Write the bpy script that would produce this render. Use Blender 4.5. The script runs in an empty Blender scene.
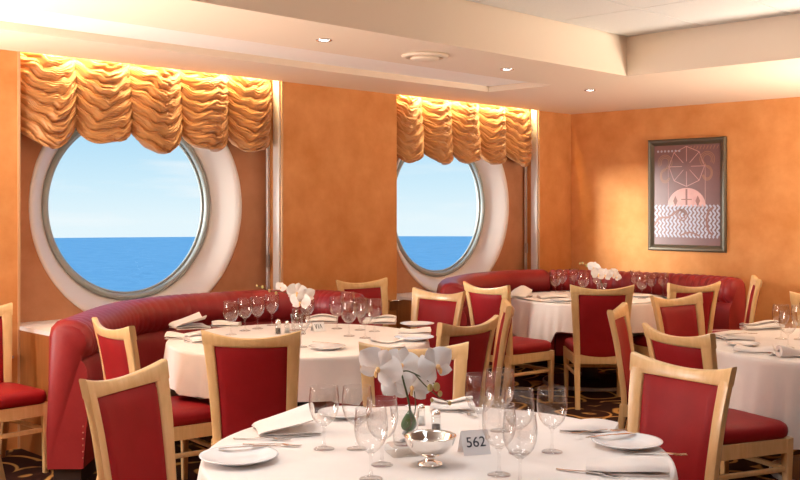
import bpy, math, random
from mathutils import Vector, Matrix, Euler
random.seed(7)
PI = math.pi
scene = bpy.context.scene
COL = scene.collection

# ------------------------------------------------------------------ frame of reference
# Room axes: x = away from the window wall, y = along it towards the back wall, z up.
# Corner of window wall and back wall is the origin.
EYE = 1.55
SN, CS = 0.6981, 0.7160
KX, KY = 1.847, 10.8
TH = math.asin(SN)                      # camera yaw
def cw(x, y):
    """metres right of / ahead of the viewpoint -> room x, y"""
    a, b = x - KX, y - KY
    return (a * CS - b * SN, a * SN + b * CS)
def cwd(x, y):
    return (x * CS - y * SN, x * SN + y * CS)
def W(px, py, z):
    Y = 1000.0 * (EYE - z) / (py - 206.0)
    return cw((px - 400.0) / 1000.0 * Y, Y)
def WY(px, Y):
    return cw((px - 400.0) / 1000.0 * Y, Y)
def yaw_of(fx, fy):
    wx, wy = cwd(fx, fy)
    return math.atan2(-wx, wy)

# ------------------------------------------------------------------ mesh builder
class MB:
    def __init__(s):
        s.v, s.f = [], []
    def add(s, vs, fs):
        b = len(s.v)
        s.v.extend([tuple(p) for p in vs])
        s.f.extend([tuple(i + b for i in f) for f in fs])
        return s
    def box(s, x0, x1, y0, y1, z0, z1):
        vs = [(x0,y0,z0),(x1,y0,z0),(x1,y1,z0),(x0,y1,z0),(x0,y0,z1),(x1,y0,z1),(x1,y1,z1),(x0,y1,z1)]
        return s.add(vs, [(0,3,2,1),(4,5,6,7),(0,1,5,4),(1,2,6,5),(2,3,7,6),(3,0,4,7)])
    def loft(s, rings, closed_ring=True, caps=True, loop=False):
        n = len(rings[0]); vs = [p for r in rings for p in r]; fs = []
        m = len(rings)
        for i in range(m if loop else m - 1):
            j = (i + 1) % m
            for k in range(n if closed_ring else n - 1):
                l = (k + 1) % n
                fs.append((i*n+k, i*n+l, j*n+l, j*n+k))
        if caps and not loop and closed_ring:
            fs.append(tuple(reversed(range(n))))
            fs.append(tuple((m-1)*n + k for k in range(n)))
        return s.add(vs, fs)
    def lathe(s, prof, n=32, cx=0, cy=0, cz=0, close=False):
        rings = []
        for (r, z) in prof:
            r = max(r, 1e-5)
            rings.append([(cx + r*math.cos(2*PI*k/n), cy + r*math.sin(2*PI*k/n), cz + z) for k in range(n)])
        return s.loft(rings, caps=not close, loop=close)
    def tube(s, pts, r, n=8):
        rings = []
        pts = [Vector(p) for p in pts]
        rr = r if isinstance(r, (list, tuple)) else [r]*len(pts)
        up = Vector((0, 0, 1))
        prev = None
        for i, p in enumerate(pts):
            t = (pts[min(i+1, len(pts)-1)] - pts[max(i-1, 0)]).normalized()
            if prev is None:
                a = t.cross(up)
                if a.length < 1e-3: a = t.cross(Vector((1, 0, 0)))
                a.normalize()
            else:
                a = (prev - t * prev.dot(t)).normalized()
            prev = a
            b = t.cross(a)
            rings.append([tuple(p + a*rr[i]*math.cos(2*PI*k/n) + b*rr[i]*math.sin(2*PI*k/n)) for k in range(n)])
        return s.loft(rings)
    def rbox(s, cx, cy, cz, sx, sy, sz, e=4.0, n=20, m=12, taper=1.0):
        """superellipsoid cushion"""
        def c(w, q):
            v = math.cos(w); return math.copysign(abs(v)**q, v)
        def g(w, q):
            v = math.sin(w); return math.copysign(abs(v)**q, v)
        q = 2.0/e
        rings = []
        for i in range(m + 1):
            ph = -PI/2 + PI*i/m
            ring = []
            for k in range(n):
                th = 2*PI*k/n
                ring.append((cx + sx/2*c(ph, q)*c(th, q), cy + sy/2*c(ph, q)*g(th, q), cz + sz/2*g(ph, q)))
            rings.append(ring)
        return s.loft(rings)
    def xform(s, M):
        s.v = [tuple(M @ Vector(p)) for p in s.v]
        return s
    def build(s, name, m, parent=None, smooth=False, loc=(0,0,0), rz=0, angle=None):
        me = bpy.data.meshes.new(name)
        me.from_pydata(s.v, [], s.f)
        me.validate()
        me.update()
        import bmesh
        bm = bmesh.new(); bm.from_mesh(me)
        bmesh.ops.recalc_face_normals(bm, faces=bm.faces)
        bm.to_mesh(me); bm.free()
        if m: me.materials.append(m)
        if smooth or angle is not None:
            for p in me.polygons: p.use_smooth = True
            if angle is not None:
                try: me.set_sharp_from_angle(angle=math.radians(angle))
                except Exception: pass
        o = bpy.data.objects.new(name, me)
        COL.objects.link(o)
        o.location = loc; o.rotation_euler = (0, 0, rz)
        if parent: o.parent = parent
        return o
def rrect(w, h, b, seg=2):
    """rounded rectangle outline centred on 0"""
    pts = []
    for (sx, sy, a0) in ((1,1,0),(-1,1,90),(-1,-1,180),(1,-1,270)):
        for i in range(seg + 1):
            a = math.radians(a0 + 90*i/seg)
            pts.append((sx*(w/2-b) + b*math.cos(a), sy*(h/2-b) + b*math.sin(a)))
    return pts
def catmull(pts, n):
    out = []
    P = [Vector(p) for p in pts]
    m = len(P) - 1
    for i in range(m):
        p0 = P[i-1] if i > 0 else P[0]*2 - P[1]
        p3 = P[i+2] if i + 2 <= m else P[m]*2 - P[m-1]
        p1, p2 = P[i], P[i+1]
        for k in range(n):
            t = k/n
            out.append(0.5*((2*p1) + (p2-p0)*t + (2*p0-5*p1+4*p2-p3)*t*t + (3*p1-p0-3*p2+p3)*t**3))
    out.append(P[m])
    return out
def tag(o, label=None, cat=None, group=None, kind=None):
    if label: o['label'] = label
    if cat: o['category'] = cat
    if group: o['group'] = group
    if kind: o['kind'] = kind
    return o
def empty(name, loc=(0,0,0), rz=0):
    o = bpy.data.objects.new(name, None); COL.objects.link(o)
    o.location = loc; o.rotation_euler = (0, 0, rz); o.empty_display_size = .1
    return o
KIDS = {}
def copy_tree(o, parent=None):
    c = o.copy(); COL.objects.link(c)
    if parent: c.parent = parent
    for ch in list(o.children): copy_tree(ch, c)
    return c
def struct(o):
    o['kind'] = 'structure'; return o

# ------------------------------------------------------------------ materials
def nodes(name):
    m = bpy.data.materials.new(name); m.use_nodes = True
    nt = m.node_tree
    b = nt.nodes['Principled BSDF']
    return m, nt, b
def mat(name, col, rough=.5, metal=0, var=None, scale=8, bump=0, bscale=60, spec=.5, sheen=0, stretch=None, coat=0, detail=4):
    m, nt, b = nodes(name)
    N, L = nt.nodes, nt.links
    b.inputs['Base Color'].default_value = (*col, 1)
    b.inputs['Roughness'].default_value = rough
    b.inputs['Metallic'].default_value = metal
    b.inputs['Specular IOR Level'].default_value = spec
    if sheen:
        b.inputs['Sheen Weight'].default_value = sheen
        b.inputs['Sheen Roughness'].default_value = .5
    if coat:
        b.inputs['Coat Weight'].default_value = coat
        b.inputs['Coat Roughness'].default_value = .15
    if var or bump:
        tc = N.new('ShaderNodeTexCoord'); mp = N.new('ShaderNodeMapping')
        L.new(tc.outputs['Object'], mp.inputs['Vector'])
        if stretch: mp.inputs['Scale'].default_value = stretch
    if var:
        nz = N.new('ShaderNodeTexNoise'); nz.inputs['Scale'].default_value = scale
        nz.inputs['Detail'].default_value = detail; nz.inputs['Roughness'].default_value = .6
        L.new(mp.outputs['Vector'], nz.inputs['Vector'])
        rp = N.new('ShaderNodeValToRGB')
        rp.color_ramp.elements[0].position = .32; rp.color_ramp.elements[0].color = (*var, 1)
        rp.color_ramp.elements[1].position = .68; rp.color_ramp.elements[1].color = (*col, 1)
        L.new(nz.outputs['Fac'], rp.inputs['Fac']); L.new(rp.outputs['Color'], b.inputs['Base Color'])
    if bump:
        n2 = N.new('ShaderNodeTexNoise'); n2.inputs['Scale'].default_value = bscale; n2.inputs['Detail'].default_value = 3
        L.new(mp.outputs['Vector'], n2.inputs['Vector'])
        bp = N.new('ShaderNodeBump'); bp.inputs['Strength'].default_value = bump; bp.inputs['Distance'].default_value = .01
        L.new(n2.outputs['Fac'], bp.inputs['Height']); L.new(bp.outputs['Normal'], b.inputs['Normal'])
    return m
def glass_mat(name, tint_face, tint_edge, ior=1.45, rough=0.02):
    """thin clear glass: mostly see-through, greyer at grazing angles, Fresnel reflection"""
    m, nt, b = nodes(name)
    N, L = nt.nodes, nt.links
    N.remove(b)
    out = N['Material Output']
    tr = N.new('ShaderNodeBsdfTransparent'); gl = N.new('ShaderNodeBsdfGlossy')
    gl.inputs['Roughness'].default_value = rough
    lw = N.new('ShaderNodeLayerWeight'); lw.inputs['Blend'].default_value = .35
    rp = N.new('ShaderNodeValToRGB')
    rp.color_ramp.elements[0].position = .65; rp.color_ramp.elements[0].color = (*tint_face, 1)
    rp.color_ramp.elements[1].position = .95; rp.color_ramp.elements[1].color = (*tint_edge, 1)
    L.new(lw.outputs['Facing'], rp.inputs['Fac']); L.new(rp.outputs['Color'], tr.inputs['Color'])
    pw = N.new('ShaderNodeMath'); pw.operation = 'POWER'; pw.inputs[1].default_value = 3.0
    fc = N.new('ShaderNodeLayerWeight'); fc.inputs['Blend'].default_value = .5
    L.new(fc.outputs['Facing'], pw.inputs[0])
    fr = N.new('ShaderNodeMapRange'); f0 = ((ior-1)/(ior+1))**2
    fr.inputs[3].default_value = f0; fr.inputs[4].default_value = .75 if ior > 1.2 else .05
    L.new(pw.outputs[0], fr.inputs[0])
    mx = N.new('ShaderNodeMixShader')
    L.new(fr.outputs[0], mx.inputs['Fac']); L.new(tr.outputs['BSDF'], mx.inputs[1]); L.new(gl.outputs['BSDF'], mx.inputs[2])
    L.new(mx.outputs['Shader'], out.inputs['Surface'])
    return m
def emis(name, col, st):
    m, nt, b = nodes(name)
    b.inputs['Base Color'].default_value = (*col, 1)
    b.inputs['Emission Color'].default_value = (*col, 1); b.inputs['Emission Strength'].default_value = st
    return m

M = {}
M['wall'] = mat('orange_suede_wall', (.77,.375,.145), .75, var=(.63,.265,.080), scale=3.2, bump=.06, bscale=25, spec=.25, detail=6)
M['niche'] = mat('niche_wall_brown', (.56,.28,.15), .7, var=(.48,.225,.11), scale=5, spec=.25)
M['soffit'] = mat('cream_soffit_paint', (.83,.72,.60), .6, spec=.3)
M['recess'] = mat('white_recess_panel', (.96,.95,.94), .5, spec=.3)
M['tile'] = mat('ceiling_tile_white', (.73,.74,.74), .8, var=(.68,.69,.69), scale=120, spec=.2)
M['tilegap'] = mat('ceiling_grid_gap', (.25,.22,.20), .8)
M['trimwhite'] = mat('white_trim_paint', (.86,.84,.83), .35)
M['trimgrey'] = mat('grey_metal_trim', (.55,.56,.58), .35, metal=.6)
M['surround'] = mat('porthole_surround_cream', (.90,.87,.84), .45, spec=.4)
M['pframe'] = mat('porthole_frame_grey_green', (.40,.46,.45), .45, metal=.1)
M['gasket'] = mat('dark_gasket', (.12,.14,.14), .6)
M['pane'] = glass_mat('porthole_pane_glass', (.97,.985,.985), (.90,.95,.95), 1.06, .01)
M['glass'] = glass_mat('wine_glass_clear', (.99,.99,.99), (.76,.78,.81), 1.65, 0.0)
M['thickglass'] = glass_mat('thick_clear_glass', (.95,.97,.97), (.60,.66,.68), 1.6, 0.0)
M['wood'] = mat('light_maple_wood', (.74,.505,.255), .32, var=(.65,.42,.19), scale=7, stretch=(6,6,.7), coat=.25, spec=.5)
M['wain'] = mat('brown_wood_panel', (.33,.125,.035), .4, var=(.26,.09,.022), scale=5, stretch=(8,8,.6), coat=.2)
M['red'] = mat('chair_red_vinyl', (.29,.011,.015), .5, var=(.25,.009,.012), scale=9, bump=.05, bscale=140, spec=.16)
M['sofared'] = mat('sofa_red_leather', (.27,.024,.026), .40, var=(.225,.016,.019), scale=5, bump=.06, bscale=90, spec=.3)
M['bead'] = mat('wall_edge_bead', (.66,.40,.22), .5)
M['button'] = mat('dull_brass_nail', (.45,.20,.14), .4, metal=.3)
M['kick'] = mat('dark_plinth', (.03,.015,.012), .5)
M['cloth'] = mat('cream_table_linen', (.85,.795,.765), .85, var=(.81,.755,.725), scale=7, bump=.05, bscale=300, spec=.15, sheen=.15)
M['napkin'] = mat('cream_napkin_linen', (.83,.77,.735), .85, bump=.08, bscale=300, spec=.15, sheen=.15)
M['china'] = mat('white_china', (.86,.87,.89), .12, spec=.6)
M['steel'] = mat('polished_steel', (.82,.80,.78), .12, metal=1)
M['silver'] = mat('polished_silver', (.90,.87,.84), .07, metal=1)
M['black'] = mat('black_metal', (.012,.012,.013), .45)
M['curtain'] = mat('gold_satin_curtain', (.58,.28,.095), .42, var=(.47,.205,.06), scale=4, spec=.45, sheen=.3, bump=.05, bscale=80)
M['petal'] = mat('white_orchid_petal', (.86,.85,.86), .6, spec=.3)
M['lip'] = mat('yellow_orchid_lip', (.85,.55,.25), .6)
M['stem'] = mat('dark_green_stem', (.07,.085,.03), .6)
M['leaf'] = mat('green_leaf', (.035,.16,.02), .4, var=(.02,.09,.012), scale=25)
M['bud'] = mat('green_yellow_bud', (.42,.42,.12), .5, var=(.55,.36,.18), scale=30)
M['pebble'] = mat('grey_pebbles', (.55,.57,.60), .5, var=(.3,.31,.33), scale=40)
M['paper'] = mat('white_card', (.90,.90,.92), .6)
M['ink'] = mat('dark_ink', (.02,.025,.05), .6)
M['hull'] = mat('white_hull', (.8,.82,.84), .4)

def carpet_mat():
    m, nt, b = nodes('dark_carpet_with_gold_swirls')
    N, L = nt.nodes, nt.links
    tc = N.new('ShaderNodeTexCoord')
    nz = N.new('ShaderNodeTexNoise'); nz.inputs['Scale'].default_value = 2.2; nz.inputs['Detail'].default_value = 1
    L.new(tc.outputs['Object'], nz.inputs['Vector'])
    mixv = N.new('ShaderNodeMix'); mixv.data_type = 'VECTOR'; mixv.inputs[0].default_value = .22
    L.new(tc.outputs['Object'], mixv.inputs[4]); L.new(nz.outputs['Color'], mixv.inputs[5])
    vo = N.new('ShaderNodeTexVoronoi'); vo.inputs['Scale'].default_value = 2.6
    L.new(mixv.outputs[1], vo.inputs['Vector'])
    mu = N.new('ShaderNodeMath'); mu.operation = 'MULTIPLY'; mu.inputs[1].default_value = 21
    L.new(vo.outputs['Distance'], mu.inputs[0])
    sn = N.new('ShaderNodeMath'); sn.operation = 'SINE'; L.new(mu.outputs[0], sn.inputs[0])
    rp = N.new('ShaderNodeValToRGB')
    rp.color_ramp.elements[0].position = .72; rp.color_ramp.elements[0].color = (.030,.010,.007,1)
    rp.color_ramp.elements[1].position = .96; rp.color_ramp.elements[1].color = (.50,.27,.08,1)
    L.new(sn.outputs[0], rp.inputs['Fac']); 
    n3 = N.new('ShaderNodeTexNoise'); n3.inputs['Scale'].default_value = 4
    L.new(tc.outputs['Object'], n3.inputs['Vector'])
    r3 = N.new('ShaderNodeValToRGB'); r3.color_ramp.elements[0].position = .34; r3.color_ramp.elements[1].position = .48
    L.new(n3.outputs['Fac'], r3.inputs['Fac'])
    mx = N.new('ShaderNodeMix'); mx.data_type = 'RGBA'
    mx.inputs[6].default_value = (.035,.012,.008,1)
    L.new(r3.outputs['Color'], mx.inputs[0]); L.new(rp.outputs['Color'], mx.inputs[7])
    L.new(mx.outputs[2], b.inputs['Base Color'])
    b.inputs['Roughness'].default_value = .95; b.inputs['Specular IOR Level'].default_value = .1
    return m
M['carpet'] = carpet_mat()
def sea_mat():
    m, nt, b = nodes('blue_sea')
    N, L = nt.nodes, nt.links
    tc = N.new('ShaderNodeTexCoord'); mp = N.new('ShaderNodeMapping'); mp.inputs['Scale'].default_value = (.25,.25,1)
    L.new(tc.outputs['Object'], mp.inputs['Vector'])
    nz = N.new('ShaderNodeTexNoise'); nz.inputs['Scale'].default_value = .9; nz.inputs['Detail'].default_value = 8; nz.inputs['Roughness'].default_value = .7
    L.new(mp.outputs['Vector'], nz.inputs['Vector'])
    rp = N.new('ShaderNodeValToRGB')
    rp.color_ramp.elements[0].position = .3; rp.color_ramp.elements[0].color = (.20,.50,.70,1)
    rp.color_ramp.elements[1].position = .75; rp.color_ramp.elements[1].color = (.33,.63,.82,1)
    L.new(nz.outputs['Fac'], rp.inputs['Fac']); L.new(rp.outputs['Color'], b.inputs['Base Color'])
    bp = N.new('ShaderNodeBump'); bp.inputs['Strength'].default_value = .6; bp.inputs['Distance'].default_value = .5
    L.new(nz.outputs['Fac'], bp.inputs['Height']); L.new(bp.outputs['Normal'], b.inputs['Normal'])
    b.inputs['Roughness'].default_value = .6; b.inputs['Specular IOR Level'].default_value = .15
    return m
M['sea'] = sea_mat()

# ------------------------------------------------------------------ room shell
ZS = EYE + .0916*KY           # soffit height  (2.539)
ZT = 2.835                    # tile ceiling
XE, YS = 10.5, -12.5          # extent of the room
NI = .184                     # niche depth
COLS = [(-.58, 0.0), (-3.99, -2.687), (YS, -6.138)]
NICHES = [(-6.138, -3.99, -5.12), (-2.687, -.58, -1.725)]
RT, FT = 2.14, -2.37          # tray edge: x of its window side, y of its back side

struct(MB().box(0-.6, XE, YS, .3, -.06, 0).build('floor', M['carpet']))
struct(MB().box(-.4, XE, 0, .15, 0, 3.0).build('wall_back', M['wall']))
struct(MB().box(XE, XE+.12, YS, .15, 0, 3.0).build('wall_far_side', M['wall']))
struct(MB().box(-.4, XE, YS-.12, YS, 0, 3.0).build('wall_behind_viewer', M['wall']))
b = MB()
for (y0, y1) in COLS: b.box(-.36, 0, y0, y1, 0, ZS + .2)
wallw = struct(b.build('wall_window_side', M['wall']))
# narrow edge beads of the wall bays and the wainscot corner boxes
b = MB()
for (y0, y1) in COLS[:2]: b.box(-.006, .006, y0-.004, y0+.010, .0, ZS-.003)
b.box(-.006, .006, COLS[2][1]-.012, COLS[2][1]+.004, .0, ZS-.003)
struct(b.build('trim_1', M['bead']))

# window bays: back panel with round opening, conical surround, frame and pane
def ring_pts(n, r, cy, x):
    return [(x, cy + r*math.cos(2*PI*k/n), EYE + r*math.sin(2*PI*k/n)) for k in range(n)]
for wi, (y0, y1, cy) in enumerate(NICHES):
    R, r, n = .865, .665, 120
    z0, z1 = 0.0, ZS + .22
    # panel with a hole
    outer = []
    for k in range(n):
        a = 2*PI*k/n; c, s = math.cos(a), math.sin(a)
        t = 1e9
        if c > 1e-9: t = min(t, (y1-cy)/c)
        if c < -1e-9: t = min(t, (y0-cy)/c)
        if s > 1e-9: t = min(t, (z1-EYE)/s)
        if s < -1e-9: t = min(t, (z0-EYE)/s)
        outer.append([-NI, cy + t*c, EYE + t*s])
    for (yy, zz) in ((y0,z0),(y0,z1),(y1,z0),(y1,z1)):      # snap nearest to the corners
        k = min(range(n), key=lambda q: (outer[q][1]-yy)**2 + (outer[q][2]-zz)**2)
        outer[k] = [-NI, yy, zz]
    b = MB().loft([[tuple(p) for p in outer], ring_pts(n, R, cy, -NI)], caps=False)
    b.box(-NI-.02, 0, y0, y1, z1, z1+.03)                     # top of the bay
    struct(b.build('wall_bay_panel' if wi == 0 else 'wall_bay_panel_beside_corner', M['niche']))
    b = MB()
    prof = [(-NI-.02, R+.0), (-NI+.006, R+.006), (-NI+.010, R-.004), (-NI+.004, R-.016)]
    e0, e1 = -NI+.002, -.368
    for i in range(9):
        t = i/8; prof.append((e0 + (e1-e0)*t, (R-.02) + (r+.022-(R-.02))*(t**.92)))
    prof += [(-.40, .72), (-.50, .745)]
    b.loft([ring_pts(n, q, cy, x) for (x, q) in prof], caps=False)
    win = struct(b.build('window_%d' % (wi+1), M['surround'], smooth=True))
    b = MB()
    fr = [(-.372,.695),(-.350,.69),(-.340,.678),(-.338,.668),(-.345,.656),(-.360,.650),(-.385,.648),(-.40,.66),(-.40,.69)]
    b.loft([ring_pts(n, q, cy, x) for (x, q) in fr], caps=False, loop=True)
    b.build('window_frame', M['pframe'], win, smooth=True)
    b = MB()
    fr = [(-.386,.655),(-.378,.651),(-.378,.636),(-.386,.632),(-.40,.636),(-.40,.655)]
    b.loft([ring_pts(n, q, cy, x) for (x, q) in fr], caps=False, loop=True)
    b.build('gasket', M['pframe'], win, smooth=True)
    b = MB().loft([ring_pts(n, .65, cy, -.397), ring_pts(n, .65, cy, -.389)])
    b.build('pane', M['pane'], win)
    # white blind guide on the return next to the bay's far side + thin guide wire
    g = MB().box(-.085, -.012, y1-.022, y1-.001, .80, ZS+.1)
    g.box(-.165, -.150, y1-.030, y1-.001, .80, ZS+.1)
    struct(g.build('trim_%d' % (wi+2), M['trimwhite']))
    g = MB().tube([(-.135, y1-.035, .82), (-.135, y1-.035, ZS)], .005, 6)
    g.box(-.145, -.120, y1-.045, y1-.028, 1.06, 1.16)
    struct(g.build('trim_%d' % (wi+4), M['trimgrey']))
    # corner box with a white ledge at the near end of each bay
    yk = y0
    depth, ln = (.46, .55) if wi == 0 else (.30, .50)
    def wedge(z0, z1, gr=0):
        pts = [(-NI+.002, yk+.002), (depth+gr, yk+.002-gr), (depth+gr, yk+.05), (.06, yk+ln), (-NI+.002, yk+ln)]
        return MB().loft([[(x, y, z0) for x, y in pts], [(x, y, z1) for x, y in pts]])
    zl = .755 if wi == 0 else .725
    wb = struct(wedge(0, zl).build('trim_%d' % (wi+6), M['wain']))
    wedge(zl, zl+.025, .008).build('ledge', M['trimwhite'], wb)
# hull outside (white skin around the openings)
b = MB()
for (y0, y1, cy) in NICHES:
    n = 64
    oo = []
    for k in range(n):
        a = 2*PI*k/n; t = 1.25/max(abs(math.cos(a)), abs(math.sin(a)))
        oo.append((-.50, cy + t*math.cos(a), EYE + t*math.sin(a)))
    b.loft([oo, ring_pts(n, .745, cy, -.50)], caps=False)
struct(b.build('wall_hull_skin', M['hull']))

# ---- ceiling: soffit ring with a shallow light recess, tray fascia, tiles
rx0, rx1, ry = .715, 1.375, -2.28
b = MB()
b.box(0, rx0, YS, ry, ZS, ZS+.09)
b.box(rx1, RT, YS, ry, ZS, ZS+.09)
b.box(0, RT, ry, 0, ZS, ZS+.09)
b.box(RT, XE, FT, 0, ZS, ZS+.09)
b.box(RT-.03, RT, YS, FT, ZS+.09, ZT+.06)
b.box(RT-.03, XE, FT, FT+.03, ZS+.09, ZT+.06)
struct(b.build('ceiling_soffit', M['soffit']))
struct(MB().box(rx0-.02, rx1+.02, YS, ry+.02, ZS+.045, ZS+.088).build('ceiling_recess', M['recess']))
b = MB()
b.box(rx0-.004, rx0+.006, YS, ry, ZS-.002, ZS+.045)
b.box(rx0, rx1, ry-.006, ry+.004, ZS-.002, ZS+.045)
struct(b.build('trim_8', M['soffit']))
struct(MB().box(RT, XE, YS, FT, ZT+.03, ZT+.06).build('ceiling_grid', M['tilegap']))
b = MB()
x = RT + .012
ix = 0
while x < XE:
    y = FT - .012
    while y > YS:
        b.box(x, min(x+.630, XE), max(y-.890, YS), y, ZT, ZT+.025)
        y -= .9
    x += .64
struct(b.build('ceiling_tiles', M['tile']))

# downlights, vent, lamps
def downlight(name, x, y, label, power, col):
    t = tag(empty(name, (x, y, ZS)), label, 'ceiling light', 'recessed downlights along the soffit')
    MB().lathe([(.030,.004),(.046,.004),(.050,-.002),(.048,-.006),(.034,-.006),(.030,-.001)], 28, close=True).build('trim_ring', M['steel'], t, smooth=True)
    MB().lathe([(0,-.004),(.031,-.0035),(.031,.004),(0,.004)], 24).build('lens', M['lens'], t, smooth=False)
    ld = bpy.data.lights.new('downlight_lamp', 'SPOT'); ld.energy = power; ld.color = col
    ld.spot_size = math.radians(118); ld.spot_blend = .9; ld.shadow_soft_size = .05
    lo = bpy.data.objects.new('downlight_lamp', ld); COL.objects.link(lo)
    lo.parent = t; lo.location = (0, 0, -.03)
    return t
M['lens'] = emis('downlight_lens', (.93,.96,1.0), 6)
WARM = (1.0, .80, .56)
x, y = W(324, 39.7, ZS); downlight('downlight', x, y, 'round recessed downlight in soffit above the wall between the two portholes', 30, WARM)
x, y = W(507, 69, ZS); downlight('downlight', x, y, 'round recessed downlight in soffit just past the round air vent', 30, WARM)
x, y = W(590, 90, ZS); downlight('downlight', x, y, 'round recessed downlight in soffit close to the back corner', 30, WARM)
x, y = W(425, 55, ZS)
vt = tag(empty('ceiling_vent', (x, y, ZS)), 'round cream ceiling air diffuser between two downlights', 'air vent')
MB().lathe([(.0,.0),(.15,.0),(.158,-.006),(.150,-.016),(.118,-.022),(.112,-.010),(.0,-.010)], 40).build('outer_ring', M['soffit'], vt, smooth=True)
MB().lathe([(.0,-.010),(.085,-.010),(.098,-.026),(.088,-.034),(.0,-.032)], 40).build('cone', M['soffit'], vt, smooth=True)

def lamp(name, kind, loc, energy, col, rot=(0,0,0), sx=.5, sy=.5, spread=None, soft=.1):
    ld = bpy.data.lights.new(name, kind); ld.energy = energy; ld.color = col
    if kind == 'AREA':
        ld.shape = 'RECTANGLE'; ld.size = sx; ld.size_y = sy
        if spread: ld.spread = spread
    else: ld.shadow_soft_size = soft
    o = bpy.data.objects.new(name, ld); COL.objects.link(o)
    o.location = loc; o.rotation_euler = rot
    return o
NEUT = (.93, .97, 1.0)
for lx in (3.75, 5.7, 7.6, 9.4):  # unseen lamps added overhead to brighten the table tops
    for ly in (-5.0, -7.2, -9.4, -11.4):
        if lx < 4 and ly > -6: ly -= .4
        lamp('added_overhead_fill', 'AREA', (lx, ly, ZT-.01), 6.3, NEUT, sx=.6, sy=.6, spread=math.radians(120))
# warm upward fill added out of view to brighten the soffit; daylight from the window end of the room
UPC = (1.0, .84, .67)
def upward_fill(x, y, z, dx, dy, dz, e, col, sx, sy):
    o = lamp('added_soffit_fill', 'AREA', (x, y, z), e, col, sx=sx, sy=sy, spread=math.radians(128))
    o.rotation_euler = Vector((dx, dy, dz)).normalized().to_track_quat('-Z', 'Y').to_euler()
upward_fill(1.3, -8.7, .9, 0, .45, 1, 150, UPC, 2.2, 1.2)
upward_fill(5.2, -1.25, .9, -.5, -.05, 1, 150, UPC, 1.2, 1.2)
for wy in (-8.55, -11.0):        # the next portholes along the same wall, beyond the frame
    o = lamp('porthole_daylight', 'AREA', (.06, wy, 1.5), 110, (1.0,.95,.92), sx=1.3, sy=1.3)
    o.rotation_euler = Vector((1, .55, .05)).to_track_quat('-Z', 'Y').to_euler()
sd = bpy.data.lights.new('hazy_low_sun', 'SUN'); sd.energy = 10; sd.angle = math.radians(24); sd.color = (1.0,.93,.84)
so = bpy.data.objects.new('hazy_low_sun', sd); COL.objects.link(so)
so.rotation_euler = Vector((1.25, 1.72, -.16)).to_track_quat('-Z', 'Y').to_euler()
# more of the soffit's downlights, outside the frame (same row, and the row over the back wall)
for (lx, ly, e) in ((1.75,-6.75,30),(1.75,-8.4,30),(3.3,-1.1,34),(4.6,-1.1,34),(6.0,-1.1,34)):
    ld = bpy.data.lights.new('downlight_lamp', 'SPOT'); ld.energy = e; ld.color = WARM
    ld.spot_size = math.radians(118); ld.spot_blend = .9; ld.shadow_soft_size = .05
    lo = bpy.data.objects.new('downlight_lamp', ld); COL.objects.link(lo); lo.location = (lx, ly, ZS-.03)
# cove strips in the slot above each curtain
for (y0, y1, cy) in NICHES:
    lamp('cove_strip', 'AREA', (-.025, (y0+y1)/2, ZS+.09), 30, (1.0,.70,.30), (0, math.radians(38), 0), .03, y1-y0-.1)

# ------------------------------------------------------------------ sea and sky
b = MB()
n = 180
cxw, cyw = cw(0, 0)
Rs = 13.6/.0302
pts = [(cxw + Rs*math.cos(2*PI*k/n), cyw + Rs*math.sin(2*PI*k/n), -12.05) for k in range(n)]
b.add(pts, [tuple(range(n))])
struct(b.build('sea', M['sea']))
wd = bpy.data.worlds.new('sky'); scene.world = wd; wd.use_nodes = True
nt = wd.node_tree; N, L = nt.nodes, nt.links
bg = N['Background']
tc = N.new('ShaderNodeTexCoord'); sp = N.new('ShaderNodeSeparateXYZ')
L.new(tc.outputs['Generated'], sp.inputs[0])
mr = N.new('ShaderNodeMapRange'); mr.inputs[1].default_value = -.04; mr.inputs[2].default_value = .40
L.new(sp.outputs['Z'], mr.inputs[0])
rp = N.new('ShaderNodeValToRGB')
E = rp.color_ramp.elements
E[0].position = 0; E[0].color = (.80,.91,.965,1)
E[1].position = 1; E[1].color = (.16,.42,.82,1)
for (p, c) in ((.06,(.79,.91,.965,1)), (.14,(.64,.84,.955,1)), (.24,(.48,.74,.93,1)), (.5,(.30,.60,.90,1))):
    e = E.new(p); e.color = c
L.new(mr.outputs[0], rp.inputs[0])
mp = N.new('ShaderNodeMapping'); mp.inputs['Scale'].default_value = (5,5,34); L.new(tc.outputs['Generated'], mp.inputs['Vector'])
nz = N.new('ShaderNodeTexNoise'); nz.inputs['Scale'].default_value = 1.3; nz.inputs['Detail'].default_value = 5; L.new(mp.outputs['Vector'], nz.inputs['Vector'])
cr = N.new('ShaderNodeValToRGB'); cr.color_ramp.elements[0].position = .52; cr.color_ramp.elements[1].position = .78
cr.color_ramp.elements[1].color = (.7,.7,.7,1)
L.new(nz.outputs['Fac'], cr.inputs['Fac'])
mx = N.new('ShaderNodeMix'); mx.data_type = 'RGBA'
L.new(cr.outputs['Color'], mx.inputs[0]); L.new(rp.outputs['Color'], mx.inputs[6]); mx.inputs[7].default_value = (.93,.95,.97,1)
L.new(mx.outputs[2], bg.inputs['Color']); bg.inputs['Strength'].default_value = 1.0

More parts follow.
